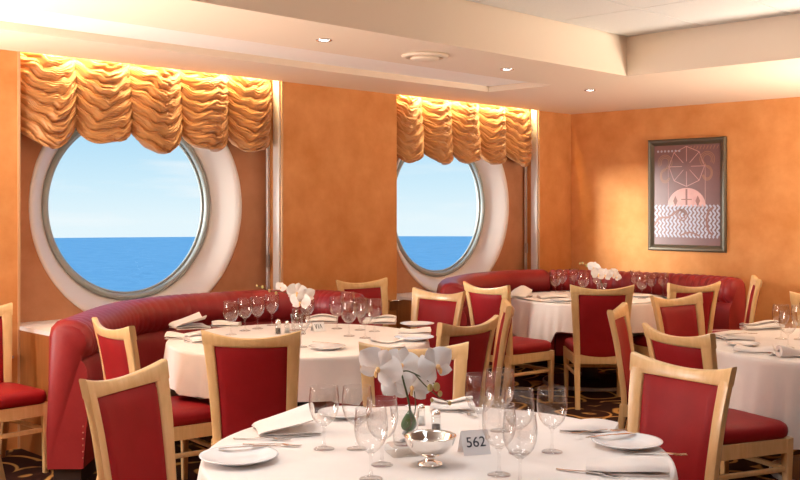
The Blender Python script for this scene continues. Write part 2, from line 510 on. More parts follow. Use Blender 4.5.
# ------------------------------------------------------------------ curtains
def curtain(name, y0, y1, ncol, label, seed):
    rnd = random.Random(seed)
    nu, nv = ncol*44, 190
    ztop, H = ZS + .10, .70
    ph = [[rnd.uniform(0, 6.28) for _ in range(4)] for _ in range(ncol)]
    Hc = [H + rnd.uniform(-.02, .03) for _ in range(ncol)]
    rows = []
    def fold(q):       # rounded crest, sharp valley
        return abs(math.sin(PI*q))**.75
    for j in range(nv + 1):
        v = j/nv
        row = []
        for i in range(nu + 1):
            u = i/nu
            w = u*ncol; c = min(int(w), ncol-1); t = (w - c)*2 - 1
            # blend column phases across the shirring lines
            tt = 1 - t*t
            cn = c+1 if t > 0 else c-1
            cn = max(0, min(ncol-1, cn)); bl = .5*abs(t)**3
            hh = Hc[c]*(1-bl) + Hc[cn]*bl
            sag = (.030 + .105*v**.9) * max(0.0, 1 - t*t)**(1 - .38*v)
            z = ztop - v*hh*.80 - sag - .02*v*math.sin(3*t + ph[c][0])*tt
            # festoon folds: irregular, sharp valleys, finer wrinkles towards the shirring lines
            vv = v + .020*math.sin(5.1*t + 9*v + ph[c][1])*tt + .012*math.sin(11*t + 21*v + ph[c][2])
            q = 1.0 + 7.6*max(0.0, vv)**1.1 + .30*math.sin(1.7*t + ph[c][3])*tt
            q2 = 2.3*q + .9*math.sin(2.6*t + 3*v + ph[c][0])
            q3 = 4.7*q + 1.3*math.sin(4*t - 5*v + ph[c][1])
            amp = (.012 + .044*min(1, v*2.2)) * (.40 + .60*tt)
            gate = .5 + .5*math.sin(6*v + 2.4*t + ph[c][2])
            x = -.105 + .028*tt + .060*tt*v + amp*fold(q)*(.7+.3*gate) + .55*amp*fold(q2)*gate + .26*amp*fold(q3)*(1-.5*gate)
            # tuck the hem under
            if v > .94:
                k = (v-.94)/.06
                x -= .05*k*k*(.4+.6*tt)
                z += .012*k
            yy = y0 + (y1-y0)*u + .010*math.sin(PI*2*q)*t*(1-abs(t))
            row.append((x, yy, z))
        rows.append(row)
    o = MB().loft(rows, closed_ring=False, caps=False).build(name, M['curtain'], smooth=True)
    sm = o.modifiers.new('thick', 'SOLIDIFY'); sm.thickness = .004
    return tag(o, label, 'curtain')
curtain('ruffled_curtain', NICHES[0][0]+.015, NICHES[0][1]-.04, 5, 'wide gold ruched balloon curtain over the large porthole at left', 3)
curtain('ruffled_curtain', NICHES[1][0]+.015, NICHES[1][1]-.04, 5, 'gold ruched balloon curtain over the half-hidden porthole nearer the corner', 9)

# ------------------------------------------------------------------ framed picture on the back wall
def back_wall_x(px):
    u = (px-400)/1000.0      # point KX + t*CS, KY - t*SN  with x/y = u
    t = (u*KY - KX)/(CS + u*SN)
    return t, KY - t*SN
ax0, Y0 = back_wall_x(649.5); ax1, Y1 = back_wall_x(727)
az1 = EYE + (206-140.5)/1000*Y0; az0 = EYE - (250-206)/1000*Y0
AW, AH = ax1-ax0, az1-az0
pic = tag(empty('framed_picture', ((ax0+ax1)/2, 0, az0)), 'dark framed purple print of a dome, rays and blue waves on the back wall', 'picture')
M['frame'] = mat('bronze_picture_frame', (.13,.115,.085), .35, metal=.4)
M['art'] = mat('purple_brown_print', (.215,.115,.125), .35, var=(.17,.088,.095), scale=3)
M['artpink'] = mat('pink_print_ink', (.72,.46,.45), .4, var=(.60,.33,.34), scale=9)
M['artgold'] = mat('copper_print_ink', (.40,.21,.14), .4)
M['artblue'] = mat('pale_blue_print_ink', (.46,.50,.64), .4)
M['artrust'] = mat('dark_rust_print_ink', (.25,.12,.11), .4)
hw, fw = AW/2, .062
prof = [(0,-.001),(0,-.030),(.012,-.040),(.030,-.036),(.050,-.022),(fw,-.014),(fw,-.001)]
rings = []
for (sx, sz) in ((-1,0),(1,0),(1,1),(-1,1)):
    ring = []
    for (d, yy) in prof:
        ring.append((sx*(hw-d), yy, d if sz == 0 else AH-d))
    rings.append(ring)
MB().loft(rings, loop=True, caps=False).build('frame', M['frame'], pic)
art = MB().box(-hw+fw-.005, hw-fw+.005, -.012, -.004, fw-.005, AH-fw+.005).build('print', M['art'], pic)
iw, ib, it = hw-fw, fw, AH-fw
def P2(u, v): return ((u*2-1)*iw, -.0135, ib + v*(it-ib))
def ribbon2(mb, pts, w, yoff=0):
    """flat ribbon in the picture plane"""
    P = [Vector((p[0], 0, p[2])) for p in pts]
    L_, R_ = [], []
    for i, p in enumerate(P):
        t = (P[min(i+1,len(P)-1)] - P[max(i-1,0)]).normalized()
        nn = Vector((-t.z, 0, t.x))
        L_.append(p + nn*w/2); R_.append(p - nn*w/2)
    ring = [[(a.x, -.0128-yoff, a.z), (b_.x, -.0128-yoff, b_.z)] for a, b_ in zip(L_, R_)]
    mb.loft(ring, closed_ring=False, caps=False)
b = MB()
for k in range(17):
    u = (k+.5)/17
    ribbon2(b, [P2(u + .016*math.sin(j*.62 + k*.22), .075 + .325*j/52) for j in range(53)], .018)
b.build('wave_lines', M['artblue'], art)
b = MB()
dome = [P2(.5 + .29*math.cos(a), .385 + .185*math.sin(a)) for a in [PI*i/24 for i in range(25)]]
b.add([(p[0], -.0126, p[2]) for p in dome], [tuple(range(len(dome)))])
for uu in (.245, .31, .69, .755): ribbon2(b, [P2(uu,.38), P2(uu,.46)], .012)
b.build('dome', M['artpink'], art)
b = MB()
for (cu, cv) in ((.5,.43),):
    ribbon2(b, [P2(.5,.40), P2(.5,.56)], .02, .0004)
    ribbon2(b, [P2(.42,.455), P2(.58,.455)], .010, .0004)
for uu in (.33,.67): b.add([(P2(uu+.035*math.cos(a),0)[0], -.0131, P2(0,.44+.055*math.sin(a))[2]) for a in [2*PI*i/4 for i in range(4)]], [(0,1,2,3)])
b.build('dome_cross', M['artrust'], art)
b = MB()
octo = [(.5 + .27*math.cos(PI/2+2*PI*k/8), .785 + .20*math.sin(PI/2+2*PI*k/8)) for k in range(8)]
for k in range(8):
    a, c = octo[k], octo[(k+1)%8]
    ribbon2(b, [P2(*a), P2(*c)], .006)
    ribbon2(b, [P2(.5 + (a[0]-.5)*.25, .785 + (a[1]-.785)*.25), P2(*a)], .006, .0002)
for uu in (.22,.78): ribbon2(b, [P2(uu,.42), P2(uu,.80)], .004)
b.build('compass_lines', M['artpink'], art)
b = MB()
for (cu, cv, sg) in ((.86,.78,1), (.12,.76,-1)):
    if sg < 0: b.build('copper_scroll', M['artgold'], art); b = MB()
    for off in (0,.022,.044):
        pts = []
        for i in range(40):
            a = -PI*.2 + i/39*PI*1.5
            pts.append(P2(cu - .05*sg + sg*(.055+off)*math.cos(a)*1.1, cv+.07 + (.045+off*.7)*math.sin(a)))
        for i in range(30):
            a = PI*.5 - i/29*PI*1.4
            pts.append(P2(cu - .05*sg + sg*(.055+off*.5)*math.cos(a), cv-.065 + (.05+off*.5)*math.sin(a)))
        if cu < .5 : pts = [(max(-iw, p[0]), p[1], p[2]) for p in pts]
        else: pts = [(min(iw, p[0]), p[1], p[2]) for p in pts]
        ribbon2(b, pts, .006)
b.build('copper_scroll', M['artgold'], art); b = MB()
for k in range(9): ribbon2(b, [P2(.55+.05*k,.95), P2(.575+.05*k,.985)], .006)
b.build('copper_lettering', M['artgold'], art)
b = MB()
ribbon2(b, [P2(.0+ .028*i, .19 + .13*min(1,i/9) + .03*math.sin(i*.55)) for i in range(19)], .02, .0006)
for rr in (.055,.03): ribbon2(b, [P2(.44+rr*1.3*math.cos(2*PI*i/24), .30+rr*math.sin(2*PI*i/24)) for i in range(25)], .012, .0006)
ribbon2(b, [P2(.82 + .10*math.cos(PI*.5+PI*i/20)*1.0 + .08, .24+.13*math.sin(PI*.5+PI*i/20)) for i in range(21)], .02, .0006)
ribbon2(b, [P2(.40+.015*i, .09+.035*math.sin(PI*i/20)) for i in range(21)], .016, .0006)
b.build('serpent_scrolls', M['artrust'], art)
b = MB()
for k in range(7): 
    u = .06+.055*k
    b.add([(P2(u+.017*math.cos(2*PI*i/10),0)[0], -.0128, P2(0,.943+.012*math.sin(2*PI*i/10))[2]) for i in range(10)], [tuple(range(10))])
b.build('pale_dots', M['artblue'], art)

# ------------------------------------------------------------------ curved booth sofas
def sofa(name, pts, center, label, seat_d, ztop=.92, pleat=0.0, nseg=40, nails=False, half=(None,None), late=0.0, early=0.0):
    """pts: outer back line, room coords; swept profile"""
    path = catmull([(p[0], p[1], 0) for p in pts], nseg)
    c = Vector((center[0], center[1], 0))
    full = []
    acc = 0
    for i, p in enumerate(path):
        t = (path[min(i+1,len(path)-1)] - path[max(i-1,0)]).normalized()
        nn = Vector((-t.y, t.x, 0))
        if nn.dot(c - p) < 0: nn = -nn
        if i: acc += (p - path[i-1]).length
        full.append((p, nn, acc))
    if half[0] is not None:
        full = full[half[0]:half[1]]
        path = path[half[0]:half[1]]
    s0 = full[0][2]
    fr = [(p, nn, a - s0) for (p, nn, a) in full]
    tot = fr[-1][2]
    root = tag(empty(name, (path[0].x, path[0].y, 0)), label, 'booth sofa', 'red curved booth sofas')
    o0 = Vector((path[0].x, path[0].y, 0))
    def sweep(prof, zone=None, start=0.0, stop=0.0):
        mb = MB(); rings = []
        for i, (p, nn, s) in enumerate(fr):
            if s < start or s > tot - stop: continue
            ring = []
            pl = 1 - pleat*abs(math.cos(PI*s/.085))**6 if pleat else 1
            ed = min(s, tot-s)
            sh = 1 - .5*max(0, 1-ed/.05)**2 if zone else 1
            for (d, z) in prof:
                if zone and z > zone[0]:
                    # shrink roll towards path middle for pleats and rounded ends
                    dc, zc = zone[1], zone[2]
                    k = pl*(1 - .22*max(0, 1-ed/.06)**2)
                    d2, z2 = dc + (d-dc)*k, zc + (z-zc)*k
                else: d2, z2 = d, z
                q = p + nn*d2 - o0
                ring.append((q.x, q.y, z2))
            rings.append(ring)
        return mb.loft(rings)
    zt = ztop
    back = [(.005,.10),(.0,.30),(0,zt-.10),(.012,zt-.045),(.045,zt-.010),(.09,zt),(.15,zt-.006),(.20,zt-.030),(.235,zt-.075),
            (.245,zt-.13),(.235,zt-.185),(.205,zt-.215),(.190,zt-.225),(.205,zt-.24),(.222,zt-.29),(.228,zt-.38),(.225,.44),(.215,.30),(.20,.10)]
    bk = sweep(back, (zt-.22, .12, zt-.12)).build('backrest', M['sofared'], root, angle=50)
    d1 = seat_d
    seat = [(.232,.30),(.232,.44),(.26,.465),(d1-.06,.465),(d1-.02,.455),(d1,.43),(d1,.35),(d1-.015,.31),(d1-.05,.30)]
    sweep(seat, start=late, stop=early).build('seat', M['sofared'], root, angle=50)
    base = [(.205,.09),(.205,.31),(d1-.05,.31),(d1-.05,.09)]
    sweep(base, start=late+.02, stop=early).build('base', M['sofared'], root, angle=30)
    kick = [(.03,0),(.03,.105),(.18,.105),(.18,0)]
    sweep(kick, start=.03).build('plinth', M['kick'], root, angle=30)
    if nails:
        p, nn, _ = fr[0]
        t = (path[1]-path[0]).normalized()
        for k in range(6):
            q = p + nn*.20 - t*.001 - o0
            MB().rbox(q.x, q.y, .16 + .035*k, .009, .009, .009, 2, 8, 6).build('nail_head', M['button'], root, smooth=True)
    return root
T1 = cw(.117, 3.25); T2 = cw(-.61, 6.03); T3 = cw(1.664, 8.76); T4 = cw(2.55, 5.72)
R1, R2, R3, R4 = .745, .775, .675, .815
s1 = [(.98,-6.44),(.80,-6.27),(.22,-5.66),(.03,-5.15),(.03,-4.82),(.13,-4.36),(.50,-3.96),(.945,-3.93)]
sofa('booth_sofa', s1, T2, 'long red horseshoe booth sofa below the large porthole at left', .50, nails=True, pleat=.02, late=.42)
s2 = [(.74,-2.94),(.42,-2.62),(.19,-2.22),(.04,-1.72),(.04,-1.25),(.24,-.80),(.58,-.56),(1.02,-.46),(1.5,-.40),(1.9,-.42),(2.24,-.53)]
sofa('booth_sofa', s2, T3, 'short red curved booth sofa under the half-hidden porthole, left of the wall corner', .39, half=(0,200), late=.40)
sofa('booth_sofa', s2, T3, 'dark red channelled booth sofa along the back wall below the framed picture', .36, pleat=.08, half=(201,401), early=.40)

# ------------------------------------------------------------------ tables and cloths
def table(name, c, r, label):
    t = tag(empty(name, (c[0], c[1], 0)), label, 'table', 'round dining tables')
    MB().lathe([(0,.725),(r-.03,.725),(r-.018,.735),(r-.018,.745),(r-.03,.75),(0,.75)], 64).build('tabletop', M['wain'], t)
    MB().lathe([(0,.03),(.10,.03),(.07,.08),(.06,.3),(.06,.6),(.12,.725),(0,.725)], 32).build('pedestal', M['black'], t, smooth=True)
    bs = MB().lathe([(0,0),(.40,0),(.40,.028),(.36,.036),(0,.04)], 48).build('base', M['black'], t, angle=30)
    MB().lathe([(.400,0),(.412,0),(.412,.026),(.400,.030)], 48, close=True).build('base_rim', M['trimgrey'], bs)
    return t
def cloth(name, c, r, rot, a, label, seed, maxd=.44, lift=.752, seats=(), amp=1.0):
    rnd = random.Random(seed)
    na = 288
    ph = [rnd.uniform(0, 6.28) for _ in range(6)]
    rings = []
    for rr in (.02, .2, .4, .55, .68, r-.05, r-.02, r-.006):
        rr = min(rr, r-.004)
        rings.append([(rr*math.cos(2*PI*k/na), rr*math.sin(2*PI*k/na), lift) for k in range(na)])
    def L_(th):
        t0 = th; th -= rot
        d = min(a/max(abs(math.cos(th)), abs(math.sin(th))) - r, maxd)
        for q in seats:
            df = abs((t0 - q + PI) % (2*PI) - PI)
            k = max(0, min(1, (df - .30/r - .02)/.14)); k = k*k*(3-2*k)
            d = min(d, .235 + (maxd - .235)*k)
        return d
    nd = 22
    for j in range(nd + 1):
        ring = []
        for k in range(na):
            th = 2*PI*k/na
            t4 = ((th-rot)/(PI/2) % 1.0)       # corners at t4 = .5
            corner = math.exp(-((t4-.5)/.16)**2)
            d = L_(th)*(j/nd)
            f = .5 + .5*math.sin(11*th + ph[0] + .8*math.sin(3*th + ph[1]))
            f2 = .5 + .5*math.sin(19*th + ph[2] + 1.2*math.sin(2*th + ph[3]))
            g = min(1, d/.30)
            off = .006 + amp*g*(.042*f**1.6 + .016*f2) + corner*g*.040*(.4+.6*math.sin(46*(t4-.5)+1.2)**2)
            edge = .012
            if d < edge:
                q = d/edge*PI/2
                rad = r + .006*math.sin(q); z = lift - .008*(1-math.cos(q))
            else:
                rad = r + off + .0; z = lift - .008 - (d-edge)
            ring.append((rad*math.cos(th), rad*math.sin(th), z))
        rings.append(ring)
    o = MB().loft(rings, caps=False).add([(0,0,0)], []).build(name, M['cloth'], smooth=True, loc=(c[0], c[1], 0))
    # close the centre
    me = o.data
    import bmesh
    bm = bmesh.new(); bm.from_mesh(me)
    bm.verts.ensure_lookup_table()
    bm.faces.new([bm.verts[k] for k in range(na)])
    bmesh.ops.delete(bm, geom=[v for v in bm.verts if not v.link_faces], context='VERTS')
    bmesh.ops.recalc_face_normals(bm, faces=bm.faces)
    bm.to_mesh(me); bm.free()
    for p in me.polygons: p.use_smooth = True
    return tag(o, label, 'tablecloth', 'cream tablecloths')
table('round_table', T1, R1, 'round table in front, under the cloth carrying the 562 card')
table('round_table', T2, R2, 'round table inside the horseshoe booth below the large porthole')
table('round_table', T3, R3, 'round table in the corner booth below the framed picture')
table('round_table', T4, R4, 'round table cut by the right edge of the view')
def seat_angles(c, pts):
    out = []
    for (x, y) in pts:
        wx, wy = cw(x, y); out.append(math.atan2(wy - c[1], wx - c[0]))
    return out
cloth('tablecloth', T1, R1, TH+.2, .98, 'cream cloth on the front table set with the silver bowl and 562 card', 1, .24)
cloth('tablecloth', T2, R2, TH+.30, 1.02, 'cream cloth on the table within the horseshoe booth', 2, .46, seats=seat_angles(T2, ((-.72,4.8),(-1.515,5.17),(.39,5.3),(.695,6.22))))
cloth('tablecloth', T3, R3, TH+.10, .98, 'cream cloth on the corner booth table below the picture', 3, .42, seats=seat_angles(T3, ((1.54,7.6),(2.33,7.85))))
cloth('tablecloth', T4, R4, TH+.05, 1.10, 'cream cloth on the table cut by the right edge of view', 4, .44, seats=seat_angles(T4, ((1.275,6.0),(1.865,6.83),(2.98,6.99))), amp=1.0)

# ------------------------------------------------------------------ dining chair
def yb(x, z):
    k = max(0.0, (z-.40)/.55)
    return -.205 - .105*k**1.25 + .040*(x/.245)**2*min(1, .35+k)
def halfw(z):
    k = max(0.0, min(1.0, (z-.36)/.59))
    return .203 + .039*k**1.3
def make_chair():
    t = empty('dining_chair')
    # backrest frame: two stiles and a bowed top rail
    mb = MB()
    ztop = lambda x: .914 + .038*(abs(x)/.245)**2.0
    zlow = lambda x: .868 + .008*(abs(x)/.245)**2
    for s in (-1, 1):
        rings = []
        for i in range(15):
            z = .36 + (.895-.36)*i/14
            w = .046 + .012*i/14
            xc = s*(halfw(z) - w/2)
            ring = []
            for (a, b_) in rrect(w, .034, .008):
                ring.append((xc + a, yb(xc + a, z) + b_, z))
            rings.append(ring)
        mb.loft(rings)
    rings = []
    for i in range(25):
        x = -.243 + .486*i/24
        zc, h = (ztop(x)+zlow(x))/2, ztop(x)-zlow(x)
        ring = []
        for (a, b_) in rrect(.034, h, .008):
            xx = x/.243*(halfw(min(zc + b_, .95)) + .0004)
            ring.append((xx, yb(xx, zc + b_) + a, zc + b_))
        rings.append(ring)
    mb.loft(rings)
    mb.build('backrest_frame', M['wood'], t, angle=40)
    # upholstered back panel
    nx, nz = 14, 18
    fr, bk = [], []
    for j in range(nz + 1):
        z = .385 + (.874-.385)*j/nz
        rf, rb = [], []
        for i in range(nx + 1):
            u = i/nx*2 - 1
            w = halfw(z) - (.046 + .012*(z-.36)/.53) + .006
            x = u*w
            zz = z + (zlow(x) - zlow(0))*(j/nz)
            e = min(1, (1-abs(u))/.10)**.5 * min(1, min(j, nz-j)/1.6)**.5
            rf.append((x, yb(x, zz) + .006 + .014*e, zz))
            rb.append((x, yb(x, zz) - .006 - .010*e, zz))
        fr.append(rf); bk.append(rb)
    mb = MB()
    mb.loft([f + list(reversed(r)) for f, r in zip(fr, bk)])
    mb.build('back_panel', M['red'], t, angle=50)
    # seat cushion
    mb = MB()
    rings = []
    for (sc, z) in ((.94,.405),(.985,.415),(1.0,.432),(.995,.452),(.97,.468),(.90,.480),(.70,.486),(.35,.489),(.02,.490)):
        ring = []
        for (a, b_) in rrect(2, 2, .30, 4):
            y = .035 + b_*.235*sc
            ww = .205 + .030*(b_*.5+.5)
            ring.append((a*ww*sc, y, z + .006*sc*0))
        rings.append(ring)
    mb.loft(rings).build('seat', M['red'], t, smooth=True)
    # apron
    mb = MB()
    for (x0, x1, y0, y1) in ((-.222,.222,.240,.262),(-.20,.20,-.212,-.188)):
        mb.box(x0, x1, y0, y1, .335, .405)
    for s in (-1, 1):
        mb.loft([[(s*.19, -.20, .335), (s*.212, -.20, .335), (s*.212, -.20, .405), (s*.19, -.20, .405)],
                 [(s*.208, .25, .335), (s*.232, .25, .335), (s*.232, .25, .405), (s*.208, .25, .405)]])
    mb.build('seat_frame', M['wood'], t)
    for s in (-1, 1):
        rings = []
        for (z, w) in ((.0,.030),(.2,.036),(.34,.044),(.406,.046)):
            rings.append([(s*.212 + a, .242 + b_, z) for (a, b_) in rrect(w, w, .006)])
        MB().loft(rings).build('leg', M['wood'], t, angle=40)
        rings = []
        for i in range(7):
            z = .40*i/6
            w = .036 + .014*i/6
            y = -.205 - .085*max(0.0, 1 - z/.40)**1.6
            rings.append([(s*(.180 + .006*(1-z/.4)) + a, y + b_, z) for (a, b_) in rrect(w, .036, .007)])
        MB().loft(rings).build('leg', M['wood'], t, angle=40)
        MB().loft([[(s*.186 + a, -.225, .25 + b_) for (a, b_) in rrect(.016, .026, .004)],
                   [(s*.210 + a, .235, .25 + b_) for (a, b_) in rrect(.016, .026, .004)]]).build('stretcher', M['wood'], t, angle=40)
    MB().box(-.198, .198, .232, .248, .238, .262).build('stretcher', M['wood'], t)
    return t
chair0 = make_chair()
first = [True]
def chair(cx, cy, fx, fy, label, dz=0):
    n = math.hypot(fx, fy); fx, fy = fx/n, fy/n
    o = chair0 if first[0] else copy_tree(chair0)
    first[0] = False
    ox, oy = cw(cx + .30*fx, cy + .30*fy)
    o.location = (ox, oy, 0); o.rotation_euler = (0, 0, yaw_of(fx, fy))
    return tag(o, label, 'chair', 'maple dining chairs with red upholstery')
CH = [
 (-1.04,3.70, .93,-.36, 'maple chair with tilted red back standing left of the front table, nearest the viewer'),
 (-.72,4.80, .05,1, 'maple chair squarely seen from behind between the front table and the booth table'),
 (-1.515,5.17, .78,.62, 'maple chair seen obliquely in front of the left end of the horseshoe sofa'),
 (.06,4.44, 0,-1, 'maple chair behind the white orchid on the far side of the front table'),
 (.30,7.23, -.68,-.73, 'maple chair facing the viewer below the second porthole, beside the booth table plates'),
 (.645,7.74, .76,.64, 'maple chair below the left end of the short curved sofa, facing the corner table'),
 (.695,6.22, -1,.04, 'maple chair seen edge-on as a narrow upright strip, midway between booth and corner tables'),
 (.39,5.30, -.74,.67, 'maple chair turned to the booth table, just behind the orchid chair'),
 (-.33,8.27, .56,-.82, 'maple chair standing against the wall between the two portholes'),
 (1.54,7.60, .05,1, 'maple chair squarely seen from behind at the corner booth table'),
 (2.33,7.85, -.35,.93, 'maple chair at the corner table, closest to the sofa end by the picture wall'),
 (1.865,6.83, .55,-.83, 'maple chair facing forward with bright red panel, on the far left of the edge table'),
 (1.275,6.00, .92,-.38, 'narrow-looking maple chair seen from its side, left of the edge table'),
 (1.335,4.90, .90,.44, 'maple chair directly behind the large front right chair, facing the edge table'),
 (1.125,3.93, -.80,-.58, 'large maple chair with red back at the right of the front table'),
 (3.03,8.42, -.97,.25, 'maple chair seen edge-on beside the end of the back wall sofa'),
 (2.98,6.99, -.3,-.95, 'maple chair cut by the right edge of view, behind the wine glasses'),
]
for c in CH: chair(*c)
chair(-2.60,6.05, .716,-.698, 'maple chair cut by the left edge of view, its red seat by the sofa end')
chair(-1.125,2.585, .85,.52, 'maple chair of which only a top corner shows at the lower left frame edge')

# ------------------------------------------------------------------ table setting: prototypes
def goblet_profile(h=.205):
    k = h/.205
    out = [(0,0),(.035,0),(.0355,.0015),(.030,.004),(.012,.008),(.0055,.014),(.0042,.03),(.0040,.055),(.0048,.070),(.011,.078),
           (.027,.089),(.040,.106),(.0475,.128),(.0500,.150),(.0490,.175),(.0458,.200),(.0466,.2035),(.0458,.2065),(.0446,.2065)]
    inn = [(.0438,.204),(.0443,.200),(.0477,.175),(.0487,.150),(.0462,.129),(.0387,.107),(.0255,.091),(.009,.083),(0,.082)]
    return [(r, z*k) for r, z in out], [(r, z*k) for r, z in inn]
go, gi = goblet_profile()
def glass_parts():
    t = empty('wine_glass')
    MB().lathe([p for p in go if p[1] >= .078] + gi, 40).build('bowl', M['glass'], t, smooth=True)
    MB().lathe([(r,z) for r,z in go if .006 < z < .084], 14).build('stem', M['glass'], t, smooth=True)
    MB().lathe([(0,0),(.034,0),(.0345,.0015),(.030,.004),(.012,.008),(0,.010)], 32).build('foot', M['glass'], t, smooth=True)
    return t
glassA = glass_parts()
gB = MB().lathe(go + gi, 28).build('wine_glass', M['glass'], smooth=True)
ga, gb = [True], [True]
def glass(xy, label, group, detailed=False, s=1.0):
    if detailed:
        o = glassA if ga[0] else copy_tree(glassA); ga[0] = False
    else:
        o = gB if gb[0] else copy_tree(gB); gb[0] = False
    o.location = (xy[0], xy[1], TZ); o.scale = (s, s, s)
    return tag(o, label, 'wine glass', group)
TZ = .7525
G1 = 'wine glasses on the front table'
def t1(px, py): return W(px, py, TZ)
for (px, py, s, lb) in (
 (324,449,1.0,'wine glass alone on the 562 table, closest to the propped napkin'),
 (357,449,1.0,'wine glass in front of the back plate on the 562 table, left of the orchid'),
 (371,479,1.0,'wine glass closest to the viewer left of the silver bowl'),
 (382,465,1.0,'wine glass just behind the nearest one, left of the glass vase'),
 (480,437,1.05,'wine glass farthest back behind the 562 card, left one of two'),
 (500,431,1.05,'wine glass farthest back behind the 562 card, right one of two'),
 (519,453,1.0,'wine glass in the middle of the cluster right of the 562 card'),
 (552,452,1.0,'wine glass standing apart by the folded napkin right of the cluster'),
 (499,475,1.02,'wine glass nearest the 562 card on its right'),
 (520,485,1.0,'wine glass nearest the viewer right of the 562 card')):
    glass(t1(px, py), lb, G1, True, s)
G2 = 'wine glasses on the booth table'
def at_rim(px, ytop, S=.585):
    return WY(px, 1000*S/(ytop-206))
for (xy, s, lb) in (
 (at_rim(231,300.5),1.0,'first wine glass from the left on the horseshoe booth table'),
 (at_rim(245,297.5),1.0,'second wine glass from the left on the horseshoe booth table'),
 (at_rim(257.5,296),1.0,'third wine glass from the left on the horseshoe booth table'),
 (at_rim(272,293.5),1.0,'fourth wine glass from the left, beside the dark shaker on booth table'),
 (t1(301,347),1.05,'wine glass in front of the flower vase on the horseshoe booth table'),
 (at_rim(307,295),1.0,'wine glass half hidden behind the flowers on the horseshoe booth table'),
 (at_rim(337,296),1.0,'wine glass beginning the right cluster on the booth table, next to the stacked napkin'),
 (at_rim(347.5,291),1.0,'wine glass second along the right cluster on the booth table, set far back'),
 (at_rim(360,297),1.0,'wine glass fourth along the right cluster on the booth table, set far back'),
 (at_rim(374.5,298),1.0,'wine glass at the outer right end of the booth table cluster'),
 (t1(349,336),1.0,'wine glass in the front of the booth table cluster, directly behind the bread plate'),
 (t1(365,338),1.0,'wine glass in the front of the booth table cluster, nearest the wedge napkin')):
    glass(xy, lb, G2, False, s)
G3 = 'wine glasses on the corner table'
for (xy, s, lb) in (
 (at_rim(555.5,272.5,.595),1.0,'first wine glass from the left on the corner booth table'),
 (at_rim(562,270,.595),1.0,'second wine glass from the left on the corner booth table'),
 (at_rim(574,269,.595),1.0,'third wine glass from the left on the corner booth table'),
 (at_rim(583.5,273.6,.595),1.05,'fourth wine glass from the left on the corner booth table, above the chair back'),
 (at_rim(597,270.5,.595),1.0,'wine glass just left of the flower vase on the corner booth table'),
 (at_rim(635,270.6,.595),1.0,'fourth wine glass from the right on the corner booth table'),
 (at_rim(642,275,.595),1.0,'third wine glass from the right on the corner booth table, standing nearer'),
 (at_rim(651.5,272.5,.595),1.0,'second wine glass from the right on the corner booth table'),
 (at_rim(663,272.5,.595),1.0,'wine glass at the far right of the corner booth table')):
    glass(xy, lb, G3, False, s)
G4 = 'wine glasses on the edge table'
for (xy, s, lb) in (
 (at_rim(781,303.5),1.0,'leftmost wine glass on the table cut by the right frame edge'),
 (at_rim(788,310),1.0,'front wine glass on the table cut by the right frame edge'),
 (at_rim(800,304),1.0,'back wine glass touching the right frame edge')):
    glass(xy, lb, G4, False, s)

# napkins -----------------------------------------------------------
def ribbon_prof(path, th):
    P = [Vector((p[0], p[1])) for p in path]
    A, B = [], []
    for i, p in enumerate(P):
        t = (P[min(i+1,len(P)-1)] - P[max(i-1,0)])
        if t.length < 1e-9: t = Vector((1,0))
        t.normalize()
        nn = Vector((-t.y, t.x))
        A.append(p + nn*th/2); B.append(p - nn*th/2)
    return A + list(reversed(B))
def napkin(kind, xy, rz, L_=.16, Wd=.11, label='', group=None, seed=0, z=None):
    rnd = random.Random(seed)
    if kind in ('flat', 'hump'): L_, Wd = Wd, L_
    th = .0055
    n = 10
    if kind == 'flat':
        path = [(-L_/2 + L_*i/n, .003) for i in range(n+1)]
        path += [(L_/2+.006,.007),(L_/2+.001,.0115)] + [(L_/2 - L_*i/n, .012 + .007*math.sin(PI*i/n)) for i in range(1, n)]
        path += [(-L_/2-.004,.016),(-L_/2+.003,.0215)] + [(-L_/2 + L_*.82*i/8, .0225+.008*math.sin(PI*i/8)) for i in range(1, 9)]
    elif kind == 'flap':
        path = [(-L_/2 + L_*i/n, .003) for i in range(n+1)]
        path += [(L_/2+.006,.007),(L_/2,.0115)] + [(L_/2 - L_*i/n, .012 + .004*math.sin(PI*i/n)) for i in range(1, n)]
        path += [(-L_/2-.004,.015),(-L_/2+.006,.022)] + [(-L_/2 + L_*.9*i/8, .024 + .050*(i/8)**1.1) for i in range(1, 9)]
    elif kind == 'roll':
        path = []
        for i in range(60):
            a = i/59*2.8*2*PI; r = .007 + .020*i/59
            path.append((r*math.cos(a), .030 + r*math.sin(a)*.9))
        path += [(.04,.018),(.058,.008),(.085,.004)]
    else:  # hump
        path = [(-L_/2 + L_*i/n, .003) for i in range(n+1)]
        path += [(L_/2+.006,.007),(L_/2+.002,.012)] + [(L_/2 - L_*i/12, .0125 + .004*math.sin(PI*i/12)) for i in range(1, 12)]
        path += [(-L_/2-.006,.017),(-L_/2-.002,.022)] + [(-L_/2 + L_*i/12, .0225 + .007*math.sin(PI*i/12)) for i in range(1, 12)]
        path += [(L_/2+.006,.027),(L_/2+.002,.032)] + [(L_/2 - L_*i/12, .0325 + .010*math.sin(PI*i/12)) for i in range(1, 9)]
    if kind in ('flat', 'hump'): rz += PI/2
    pr = ribbon_prof(path, th)
    zmin = min(p.y for p in pr)
    rings = []
    ny = 9
    for j in range(ny):
        v = j/(ny-1) - .5
        s = 1 + .05*math.sin(3*v + seed)
        sh = .008*math.sin(4*v + seed*1.7)
        rings.append([(p.x*s + sh, v*Wd*(1 + .10*math.sin(p.x*20 + seed)), (p.y - zmin)*(1 + .25*math.sin(5*v + seed)*(1 if p.y > .012 else 0))) for p in pr])
    o = MB().loft(rings).build('napkin', M['napkin'], angle=60, loc=(xy[0], xy[1], TZ+.0005 if z is None else z), rz=rz)
    return tag(o, label, 'napkin', group)
NP = 'cream folded napkins'
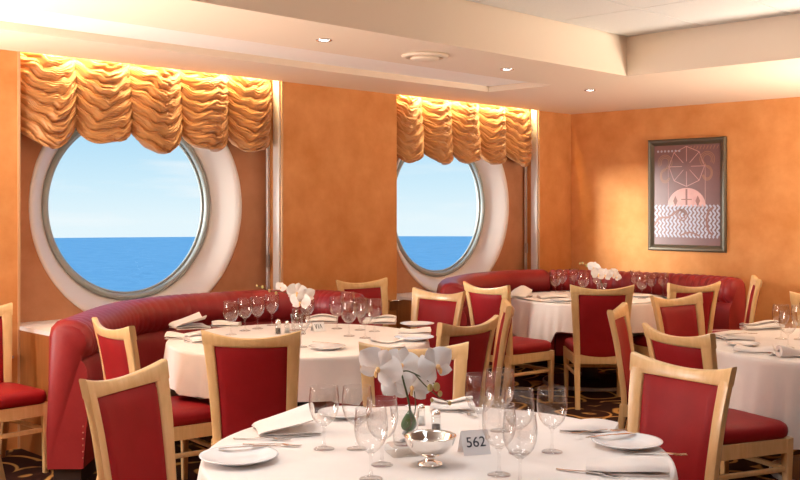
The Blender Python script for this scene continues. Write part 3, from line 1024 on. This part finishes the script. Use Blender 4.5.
napkin('flap', t1(287,432), TH+.25, .21, .17, 'propped-up cream napkin with raised flap at the left of the 562 table', NP, 1)
napkin('flat', t1(590,430), TH-.35, .18, .15, 'cream napkin right of the wine glasses on the 562 table', NP, 2)
napkin('flat', t1(625,469), TH-.12, .22, .15, 'cream napkin in front of the right bread plate, nearest the viewer', NP, 3)
napkin('hump', t1(452,410), TH, .17, .10, 'cream napkin on the far side of the 562 table behind the shakers', NP, 4)
napkin('flap', t1(190,328), TH+.45, .22, .16, 'upper propped cream napkin at the left of the booth table', NP, 5)
napkin('flat', t1(180,338), TH-.1, .16, .12, 'flat cream napkin on the left rim of the booth table', NP, 6)
napkin('hump', t1(203,342), TH+.5, .17, .12, 'thick folded cream napkin above the seen-from-behind chair, booth table', NP, 7)
napkin('flat', t1(226,326), TH+.1, .18, .12, 'cream napkin in front of the left wine glasses on the booth table', NP, 13)
napkin('hump', t1(322,322), TH, .20, .12, 'cream napkin at the back middle of the booth table beneath the sofa rail', NP, 8)
napkin('hump', t1(381,323), TH-.2, .20, .14, 'cream napkin behind the right wine glasses on the booth table', NP, 9)
napkin('flat', t1(416,333), TH-.15, .19, .14, 'cream napkin lying by the chair below the second porthole, booth table', NP, 10)
napkin('hump', t1(387,348), TH+.1, .20, .12, 'wedge-shaped cream napkin on the booth table above the orchid chair', NP, 11)
napkin('flap', W(521,297,TZ), TH+1.2, .22, .16, 'cream napkin with upturned point at the left rim of the corner table', NP, 14)
napkin('flat', W(551,298,TZ), TH+.2, .22, .16, 'cream napkin lying left of the seen-from-behind chair on the corner table', NP, 15)
napkin('hump', W(760,329,TZ), TH+.15, .24, .14, 'long puffed cream napkin at the back of the edge table', NP, 16)
napkin('flat', W(755,352,TZ), TH-.45, .20, .16, 'square folded cream napkin at the front of the edge table', NP, 17)
napkin('roll', W(795,357,TZ), TH+PI/2+.25, .2, .20, 'rolled cream napkin touching the right frame edge', NP, 18)
napkin('flat', W(735,340,TZ), TH+.1, .20, .14, 'cream napkin under cutlery on the left side of the edge table', NP, 19)

# plates, cutlery -----------------------------------------------------
plate0 = MB().lathe([(0,.0),(.060,.0),(.064,.003),(.098,.014),(.104,.0165),(.104,.0185),(.097,.0175),(.062,.0075),(.055,.006),(0,.006)], 48).build('plate', M['china'], smooth=True)
pf = [True]
def plate(xy, label, s=1.0):
    o = plate0 if pf[0] else copy_tree(plate0); pf[0] = False
    o.location = (xy[0], xy[1], TZ+.0005); o.scale = (s,s,s)
    return tag(o, label, 'plate', 'white bread plates')
plate(t1(239,461), 'white bread plate holding a knife at the left of the 562 table', 1.18)
plate(t1(627,446), 'white bread plate holding a knife before the large right chair', 1.12)
plate(t1(345,416), 'white bread plate on the far side of the 562 table behind the wine glasses', 1.0)
plate(t1(327,349), 'white bread plate on the near rim of the booth table', 1.0)
plate(t1(417,326), 'white bread plate farther back on the right of the booth table', 1.1)
plate(t1(414,340), 'white bread plate nearer the orchid chair on the right of the booth table', 1.15)
plate(W(562,301.3,TZ), 'white bread plate beside the seen-from-behind chair on the corner table', 1.0)
plate(W(641,297,TZ), 'white bread plate on the right half of the corner table', 1.0)
plate(W(743,345.5,TZ), 'white bread plate on the left rim of the edge table', .9)
def outline_solid(mb, up, lo, z0, th):
    """ribbon between two edge lists, bent by z0(list), thickness th"""
    rings = [[(a[0],a[1],z), (b_[0],b_[1],z), (b_[0],b_[1],z+th), (a[0],a[1],z+th)] for a, b_, z in zip(up, lo, z0)]
    mb.loft(rings)
def make_knife():
    mb = MB()
    xs = [-.10,-.095,-.06,-.01,.0,.01,.05,.085,.10]
    w  = [.004,.006,.0055,.0045,.004,.007,.0085,.0075,.001]
    outline_solid(mb, [(x, h) for x, h in zip(xs, w)], [(x, -h*.8) for x, h in zip(xs, w)], [0,0,.001,.002,.002,.001,.0005,0,0], .0025)
    return mb.build('knife', M['steel'])
def make_fork():
    mb = MB()
    xs = [-.10,-.095,-.06,0,.035,.045,.055]
    w  = [.004,.0065,.005,.003,.004,.010,.0115]
    zz = [.001,0,.001,.005,.006,.004,.003]
    outline_solid(mb, [(x, h) for x, h in zip(xs, w)], [(x, -h) for x, h in zip(xs, w)], zz, .0022)
    for k in range(4):
        y = -.0098 + .0065*k
        outline_solid(mb, [(.054,y+.0018),(.08,y+.0016),(.10,y+.0008)], [(.054,y-.0018),(.08,y-.0016),(.10,y-.0008)], [.003,.0015,.003], .0018)
    return mb.build('fork', M['steel'])
kn0, fk0 = make_knife(), make_fork()
kf, ff = [True], [True]
def cutlery(kind, xy, rz, z, label):
    if kind == 'knife': o = kn0 if kf[0] else copy_tree(kn0); kf[0] = False
    else: o = fk0 if ff[0] else copy_tree(fk0); ff[0] = False
    o.location = (xy[0], xy[1], z); o.rotation_euler = (0,0,rz)
    return tag(o, label, kind, 'steel cutlery')
zp = TZ + .0215
cutlery('knife', t1(250,454), TH+.22, zp, 'knife lying across the left bread plate of the 562 table')
cutlery('knife', t1(612,442), TH+.35, zp, 'knife lying across the bread plate before the large right chair')
cutlery('knife', t1(327,347), TH-.5, zp, 'knife lying across the near-rim bread plate of the booth table')
cutlery('fork', t1(262,440), TH-.10, TZ+.001, 'fork lying in front of the propped napkin, upper one of two')
cutlery('fork', t1(272,446), TH-.14, TZ+.001, 'fork lying in front of the propped napkin, lower one of two')
cutlery('fork', t1(598,438), TH+.2, TZ+.020, 'fork resting on the napkin right of the wine glasses')
cutlery('fork', t1(588,474), TH-.5, TZ+.001, 'fork nearest the viewer beside the front napkin of the 562 table')
cutlery('fork', t1(463,414), TH-1.1, TZ+.001, 'fork beside the far napkin of the 562 table')
cutlery('fork', t1(655,455), TH-.1, TZ+.001, 'fork at the right rim of the 562 table below the bread plate')
cutlery('knife', W(727,337,TZ), TH+.1, TZ+.040, 'knife on the napkin at the left rim of the edge table, upper one')
cutlery('fork', W(741,341,TZ), TH+.1, TZ+.040, 'fork on the napkin at the left of the edge table')

# silver bowl ---------------------------------------------------------
bx, by = t1(430,465)
MBb = MB().lathe([(0,0),(.037,0),(.040,.004),(.036,.008),(.018,.014),(.013,.021),(.016,.027),(.036,.034),(.058,.047),(.072,.064),(.078,.084),(.0815,.090),(.080,.092),
   (.074,.086),(.068,.066),(.054,.050),(.034,.039),(0,.035)], 48)
tag(MBb.build('silver_bowl', M['silver'], smooth=True, loc=(bx, by, TZ+.0005)), 'polished silver footed bowl on the front table beside the 562 card', 'bowl')

# number cards --------------------------------------------------------
def card(xy, rz, w, h, text, label):
    t = tag(empty('number_card', (xy[0], xy[1], TZ+.0005), rz), label, 'number card')
    dp = h*.42; th = .0012
    mb = MB()
    for s in (-1, 1):
        mb.loft([[(-w/2, s*dp, 0), (w/2, s*dp, 0), (w/2, s*(dp-th*1.5), 0), (-w/2, s*(dp-th*1.5), 0)],
                 [(-w/2, s*th*.2, h), (w/2, s*th*.2, h), (w/2, -s*th*.6, h), (-w/2, -s*th*.6, h)]])
    mb.build('card', M['paper'], t)
    cu = bpy.data.curves.new('n', 'FONT'); cu.body = text; cu.size = h*.62; cu.align_x = 'CENTER'; cu.align_y = 'CENTER'; cu.extrude = .0002
    ob = bpy.data.objects.new('n', cu); COL.objects.link(ob)
    bpy.context.view_layer.update()
    me = bpy.data.meshes.new_from_object(ob.evaluated_get(bpy.context.evaluated_depsgraph_get()))
    bpy.data.objects.remove(ob)
    me.materials.clear(); me.materials.append(M['ink'])
    no = bpy.data.objects.new('printed_number', me); COL.objects.link(no); no.parent = t
    ang = math.atan2(h, dp)
    no.rotation_euler = (ang, 0, 0); no.location = (0, -dp/2 - .0012, h*.50 + .0006)
    return t
card(t1(474,453), TH+.30, .092, .074, '562', 'white tent card printed 562 beside the silver bowl')
t = tag(empty('number_card', (*t1(318,331), TZ+.0005), TH+.5), 'small white tent card on the booth table behind the bread plate', 'number card')
MB().loft([[(-.04,-.03,0),(.04,-.03,0),(.04,-.028,0),(-.04,-.028,0)],[(-.04,0,.055),(.04,0,.055),(.04,.001,.055),(-.04,.001,.055)],[(-.04,.03,0),(.04,.03,0),(.04,.028,0),(-.04,.028,0)]]).build('card', M['paper'], t)
b = MB()
for (x0, x1, q0, q1) in ((-.026,-.020,.8,.3),(-.014,-.020,.8,.3),(-.004,-.004,.8,.3),(.004,.012,.3,.8),(.020,.012,.3,.8)):
    def pp(x, q): return (x, -.03*(1-q) - .001, .055*q + .001)
    a0, a1 = pp(x0, q0), pp(x1, q1)
    b.loft([[(a0[0]-.0018,a0[1],a0[2]),(a0[0]+.0018,a0[1],a0[2])],[(a1[0]-.0018,a1[1],a1[2]),(a1[0]+.0018,a1[1],a1[2])]], closed_ring=False, caps=False)
b.build('printed_number', M['ink'], t)

# shakers -------------------------------------------------------------
M['salt'] = mat('white_salt', (.85,.85,.85), .8); M['pepper'] = mat('grey_pepper', (.16,.14,.13), .9)
def shaker(xy, fill, label, s=1.0):
    t = tag(empty('shaker', (xy[0], xy[1], TZ+.0005)), label, 'shaker', 'glass shakers with steel caps')
    t.scale = (s,s,s)
    MB().lathe([(0,0),(.016,0),(.017,.004),(.015,.03),(.0135,.052),(.012,.055),(.0,.055)], 20).build('bottle', M['thickglass'], t, smooth=True)
    MB().lathe([(0,.003),(.013,.003),(.0125,.03),(0,.032)], 16).build('filling', fill, t, smooth=True)
    MB().lathe([(0,.053),(.0145,.053),(.0145,.064),(.011,.073),(.004,.077),(0,.077)], 20).build('cap', M['steel'], t, smooth=True)
    return t
shaker(t1(421,425), M['salt'], 'shaker with steel cap behind the orchid leaf, smaller one of the 562 table pair', 1.0)
shaker(t1(436,434), M['pepper'], 'glass shaker with steel cap behind the silver bowl, taller one of the pair', 1.12)
shaker(t1(278,334), M['pepper'], 'dark shaker beside the fourth wine glass on the booth table', 1.2)
shaker(t1(287,333), M['salt'], 'pale shaker next to the flower vase on the booth table', 1.0)

# vases and orchids ---------------------------------------------------
def vase(xy, label, s=1.0, pebble_label=''):
    t = tag(empty('glass_vase', (xy[0], xy[1], TZ+.0005), TH+.3), label, 'vase', 'glass flower vases')
    t.scale = (s,s,s)
    rings = []
    for (w, z) in ((.098,0),(.102,.004),(.100,.018),(.090,.024)):
        rings.append([(a, b_, z) for (a, b_) in rrect(w, w, .012)])
    MB().loft(rings).build('plinth', M['thickglass'], t)
    MB().lathe([(0,.0245),(.030,.0245),(.034,.03),(.036,.05),(.038,.09),(.043,.132),(.0418,.132),(.0365,.09),(.0345,.05),(.032,.033),(0,.031)], 36).build('cup', M['glass'], t, smooth=True)
    return t
def pebbles(xy, label, s=1.0, seed=2):
    rnd = random.Random(seed); mb = MB()
    for k in range(16):
        a, r = rnd.uniform(0, 6.28), rnd.uniform(0, .019)
        q = rnd.uniform(.011,.016)
        mb.rbox(r*math.cos(a), r*math.sin(a), .040 + .022*(k//8), q, q*1.2, q*.7, 2.2, 10, 6)
    o = mb.build('pebbles', M['pebble'], smooth=True, loc=(xy[0], xy[1], TZ+.0005)); o.scale = (s,s,s)
    return tag(o, label, 'pebbles', kind='stuff')
def petal(mb, cx, cy, cz, ang, ln, wd, cup, Mx):
    """petal from the flower centre outwards in the local x-z plane, facing -y"""
    n, m = 8, 6
    rows = []
    for i in range(n + 1):
        t = i/n
        w = wd*math.sin(PI*(t**.85))**.6*(.30 + .70*min(1, t*2.2)) if 0 < t < 1 else wd*.06
        row = []
        for j in range(m + 1):
            u = j/m*2 - 1
            x, z = u*w/2, t*ln
            y = -cup*ln*(t**2) + .18*w*u*u - .02*ln*math.sin(6*t + 2*u)
            ca, sa = math.cos(ang), math.sin(ang)
            row.append(tuple(Mx @ Vector((x*ca + z*sa, y, z*ca - x*sa)) + Vector((cx, cy, cz))))
        rows.append(row)
    mb.loft(rows, closed_ring=False, caps=False)
def flower(parent, pos, face, size, roll=0):
    """face: (yaw, pitch) of the flower axis from facing the viewer"""
    Mx = Euler((face[1], 0, face[0]), 'XYZ').to_matrix() @ Matrix.Rotation(roll, 3, 'Y')
    mb = MB()
    for (a, ln, wd, cup) in ((0,.92,.78,.12),(2.2,.88,.72,.10),(-2.2,.88,.72,.10)):
        petal(mb, *pos, a, size*ln, size*wd, cup, Mx)
    fwd = Mx @ Vector((0,-.004,0))
    p2 = (pos[0]+fwd.x, pos[1]+fwd.y, pos[2]+fwd.z)
    for a in (1.25, -1.25): petal(mb, *p2, a, size*1.10, size*1.22, .10, Mx)
    f = mb.build('flower', M['petal'], parent, smooth=True)
    mb = MB()
    q = Mx @ Vector((0,-.012,-.004))
    mb.rbox(pos[0]+q.x, pos[1]+q.y, pos[2]+q.z, size*.20, size*.30, size*.26, 2.2, 10, 8)
    q = Mx @ Vector((0,-.016,-size*.26))
    mb.rbox(pos[0]+q.x, pos[1]+q.y, pos[2]+q.z, size*.14, size*.12, size*.30, 2.2, 10, 8)
    mb.build('lip', M['lip'], f, smooth=True)
    return f
def orchid(name, xy, label, stems, flowers, buds, leaf=True, s=1.0):
    t = tag(empty(name, (xy[0], xy[1], TZ), TH), label, 'orchid', 'white orchids in glass vases')
    for st, r in stems:
        pts = catmull(st, 6)
        MB().tube(pts, [r*(1-.4*i/len(pts)) for i in range(len(pts))], 8).build('stem', M['stem'], t, smooth=True)
    for (p, f, sz, rl) in flowers: flower(t, p, f, sz, rl)
    for (p, sz) in buds:
        MB().rbox(*p, sz, sz, sz*1.3, 2.1, 12, 8).build('bud', M['bud'], t, smooth=True)
    if leaf:
        rows = []
        for i in range(11):
            q = i/10; w = .050*math.sin(PI*q**.65)**.8 if 0 < q < 1 else .002
            rows.append([(leaf[0] + u*w/2 + .006*q, leaf[1] - .012*math.sin(PI*q) + .25*w*u*u, leaf[2] + .075*q) for u in (-1,-.5,0,.5,1)])
        o = MB().loft(rows, closed_ring=False, caps=False).build('leaf', M['leaf'], t, smooth=True)
        sm = o.modifiers.new('thick', 'SOLIDIFY'); sm.thickness = .002
    return t
vx = t1(405,453)
vase(vx, 'clear glass vase on a square foot holding the orchid on the 562 table', 1.12)
pebbles(vx, 'grey pebbles at the bottom of the glass vase on the 562 table')
# local frame: x to the right in the view, y away, z up from the table top
orchid('orchid', vx, 'large white orchid in the vase on the front table',
  [([(.004,0,.074),(.020,-.008,.10),(.012,-.034,.17),(-.004,-.040,.235),(-.012,-.030,.268)], .0044),
   ([(-.012,-.030,.268),(.010,-.034,.270),(.045,-.030,.254),(.080,-.016,.232),(.105,-.010,.224)], .0024),
   ([(.030,-.032,.262),(.060,-.030,.228),(.090,-.024,.200),(.115,-.024,.180),(.146,-.022,.168)], .0022),
   ([(.024,-.004,.10),(.034,-.006,.15),(.030,-.006,.20)], .0022),
   ([(-.012,0,.262),(-.045,-.010,.268),(-.075,-.016,.262)], .0022)],
  [((-.082,-.034,.280),(-.25,.10),.074,.45),((-.012,.004,.286),(.25,-.1),.060,.25),((.098,-.022,.284),(.60,-.2),.070,-.35),
   ((.022,.060,.205),(.1,.1),.070,.1),((-.030,.016,.232),(-.2,.1),.056,2.6)],
  [((.080,-.030,.216),.019),((.101,-.026,.218),.022),((.086,-.028,.176),.011),((.143,-.024,.166),.012),((.112,-.024,.196),.015)],
  leaf=(.010,.002,.066))
v2 = t1(297,334)
vase(v2, 'clear glass vase with white flowers on the booth table', .95)
orchid('orchid', v2, 'white orchid spray leaning left in the vase on the horseshoe booth table',
  [([(0,0,.072),(0,0,.12),(-.02,0,.22),(-.08,0,.26),(-.17,0,.27),(-.25,0,.30)], .003)],
  [((.0,-.02,.262),(.3,.1),.066,.2),((.060,-.03,.235),(.5,.2),.060,-.4),((.025,-.035,.205),(-.2,.1),.066,.1),((-.10,-.01,.292),(.2,-.2),.035,.4)],
  [((-.17,0,.27),.018),((-.215,0,.292),.016),((-.25,0,.30),.014),((-.13,0,.255),.018)], leaf=False)
v3 = cw(1.74, 8.62)
vase(v3, 'clear glass vase with white flowers on the corner booth table', 1.0)
orchid('orchid', v3, 'white orchid spray in the vase on the corner booth table',
  [([(0,0,.072),(0,0,.12),(-.03,0,.20),(-.09,0,.25),(-.16,0,.30)], .003)],
  [((-.035,-.02,.215),(.2,.1),.070,.2),((-.075,-.02,.27),(-.2,0),.055,.3),((.085,-.02,.215),(.4,.1),.055,-.2),((.02,-.03,.205),(.0,.1),.065,.1),((.12,-.02,.19),(.3,.1),.045,.5)],
  [((-.13,0,.285),.020),((-.165,0,.305),.018),((-.19,0,.30),.016)], leaf=False)

# steel wall brackets (rail ends) ---------------------------------------
def rail_end(xy, rz, label, m, z):
    t = tag(empty('wall_bracket', (xy[0], xy[1], z), rz), label, 'wall bracket')
    MB().box(0, .012, -.05, .05, -.05, .035).build('plate', m, t)
    MB().tube([(.0,-.05,.03),(.05,-.05,.035),(.075,-.02,.036),(.078,.03,.036),(.06,.06,.036),(.0,.075,.034)], .009, 8).build('rail', m, t, smooth=True)
    return t
rail_end((.0, -6.27), 0, 'small dark metal wall bracket behind the chair at the left frame edge', M['trimgrey'], EYE-.156*6.35)
rail_end((.0, -2.735), 0, 'small steel wall bracket on the wall edge above the booth table napkins', M['steel'], EYE-.099*8.75)

# ------------------------------------------------------------------ camera and output
cam = bpy.data.cameras.new('camera'); co = bpy.data.objects.new('camera', cam); COL.objects.link(co)
cam.sensor_width = 36; cam.lens = 45.0; cam.shift_y = -34/800; cam.clip_end = 2000; cam.clip_start = .05
co.location = (*cw(0, 0), EYE); co.rotation_euler = (PI/2, 0, TH)
scene.camera = co
vs = scene.view_settings
vs.view_transform = 'Standard'; vs.look = 'None'; vs.gamma = 1; vs.use_curve_mapping = False
vs.exposure = 0.08
cy = scene.cycles
cy.use_denoising = True
cy.max_bounces = 10; cy.transparent_max_bounces = 24; cy.diffuse_bounces = 5; cy.glossy_bounces = 4
cy.caustics_reflective = False; cy.caustics_refractive = False
cy.sample_clamp_indirect = 6
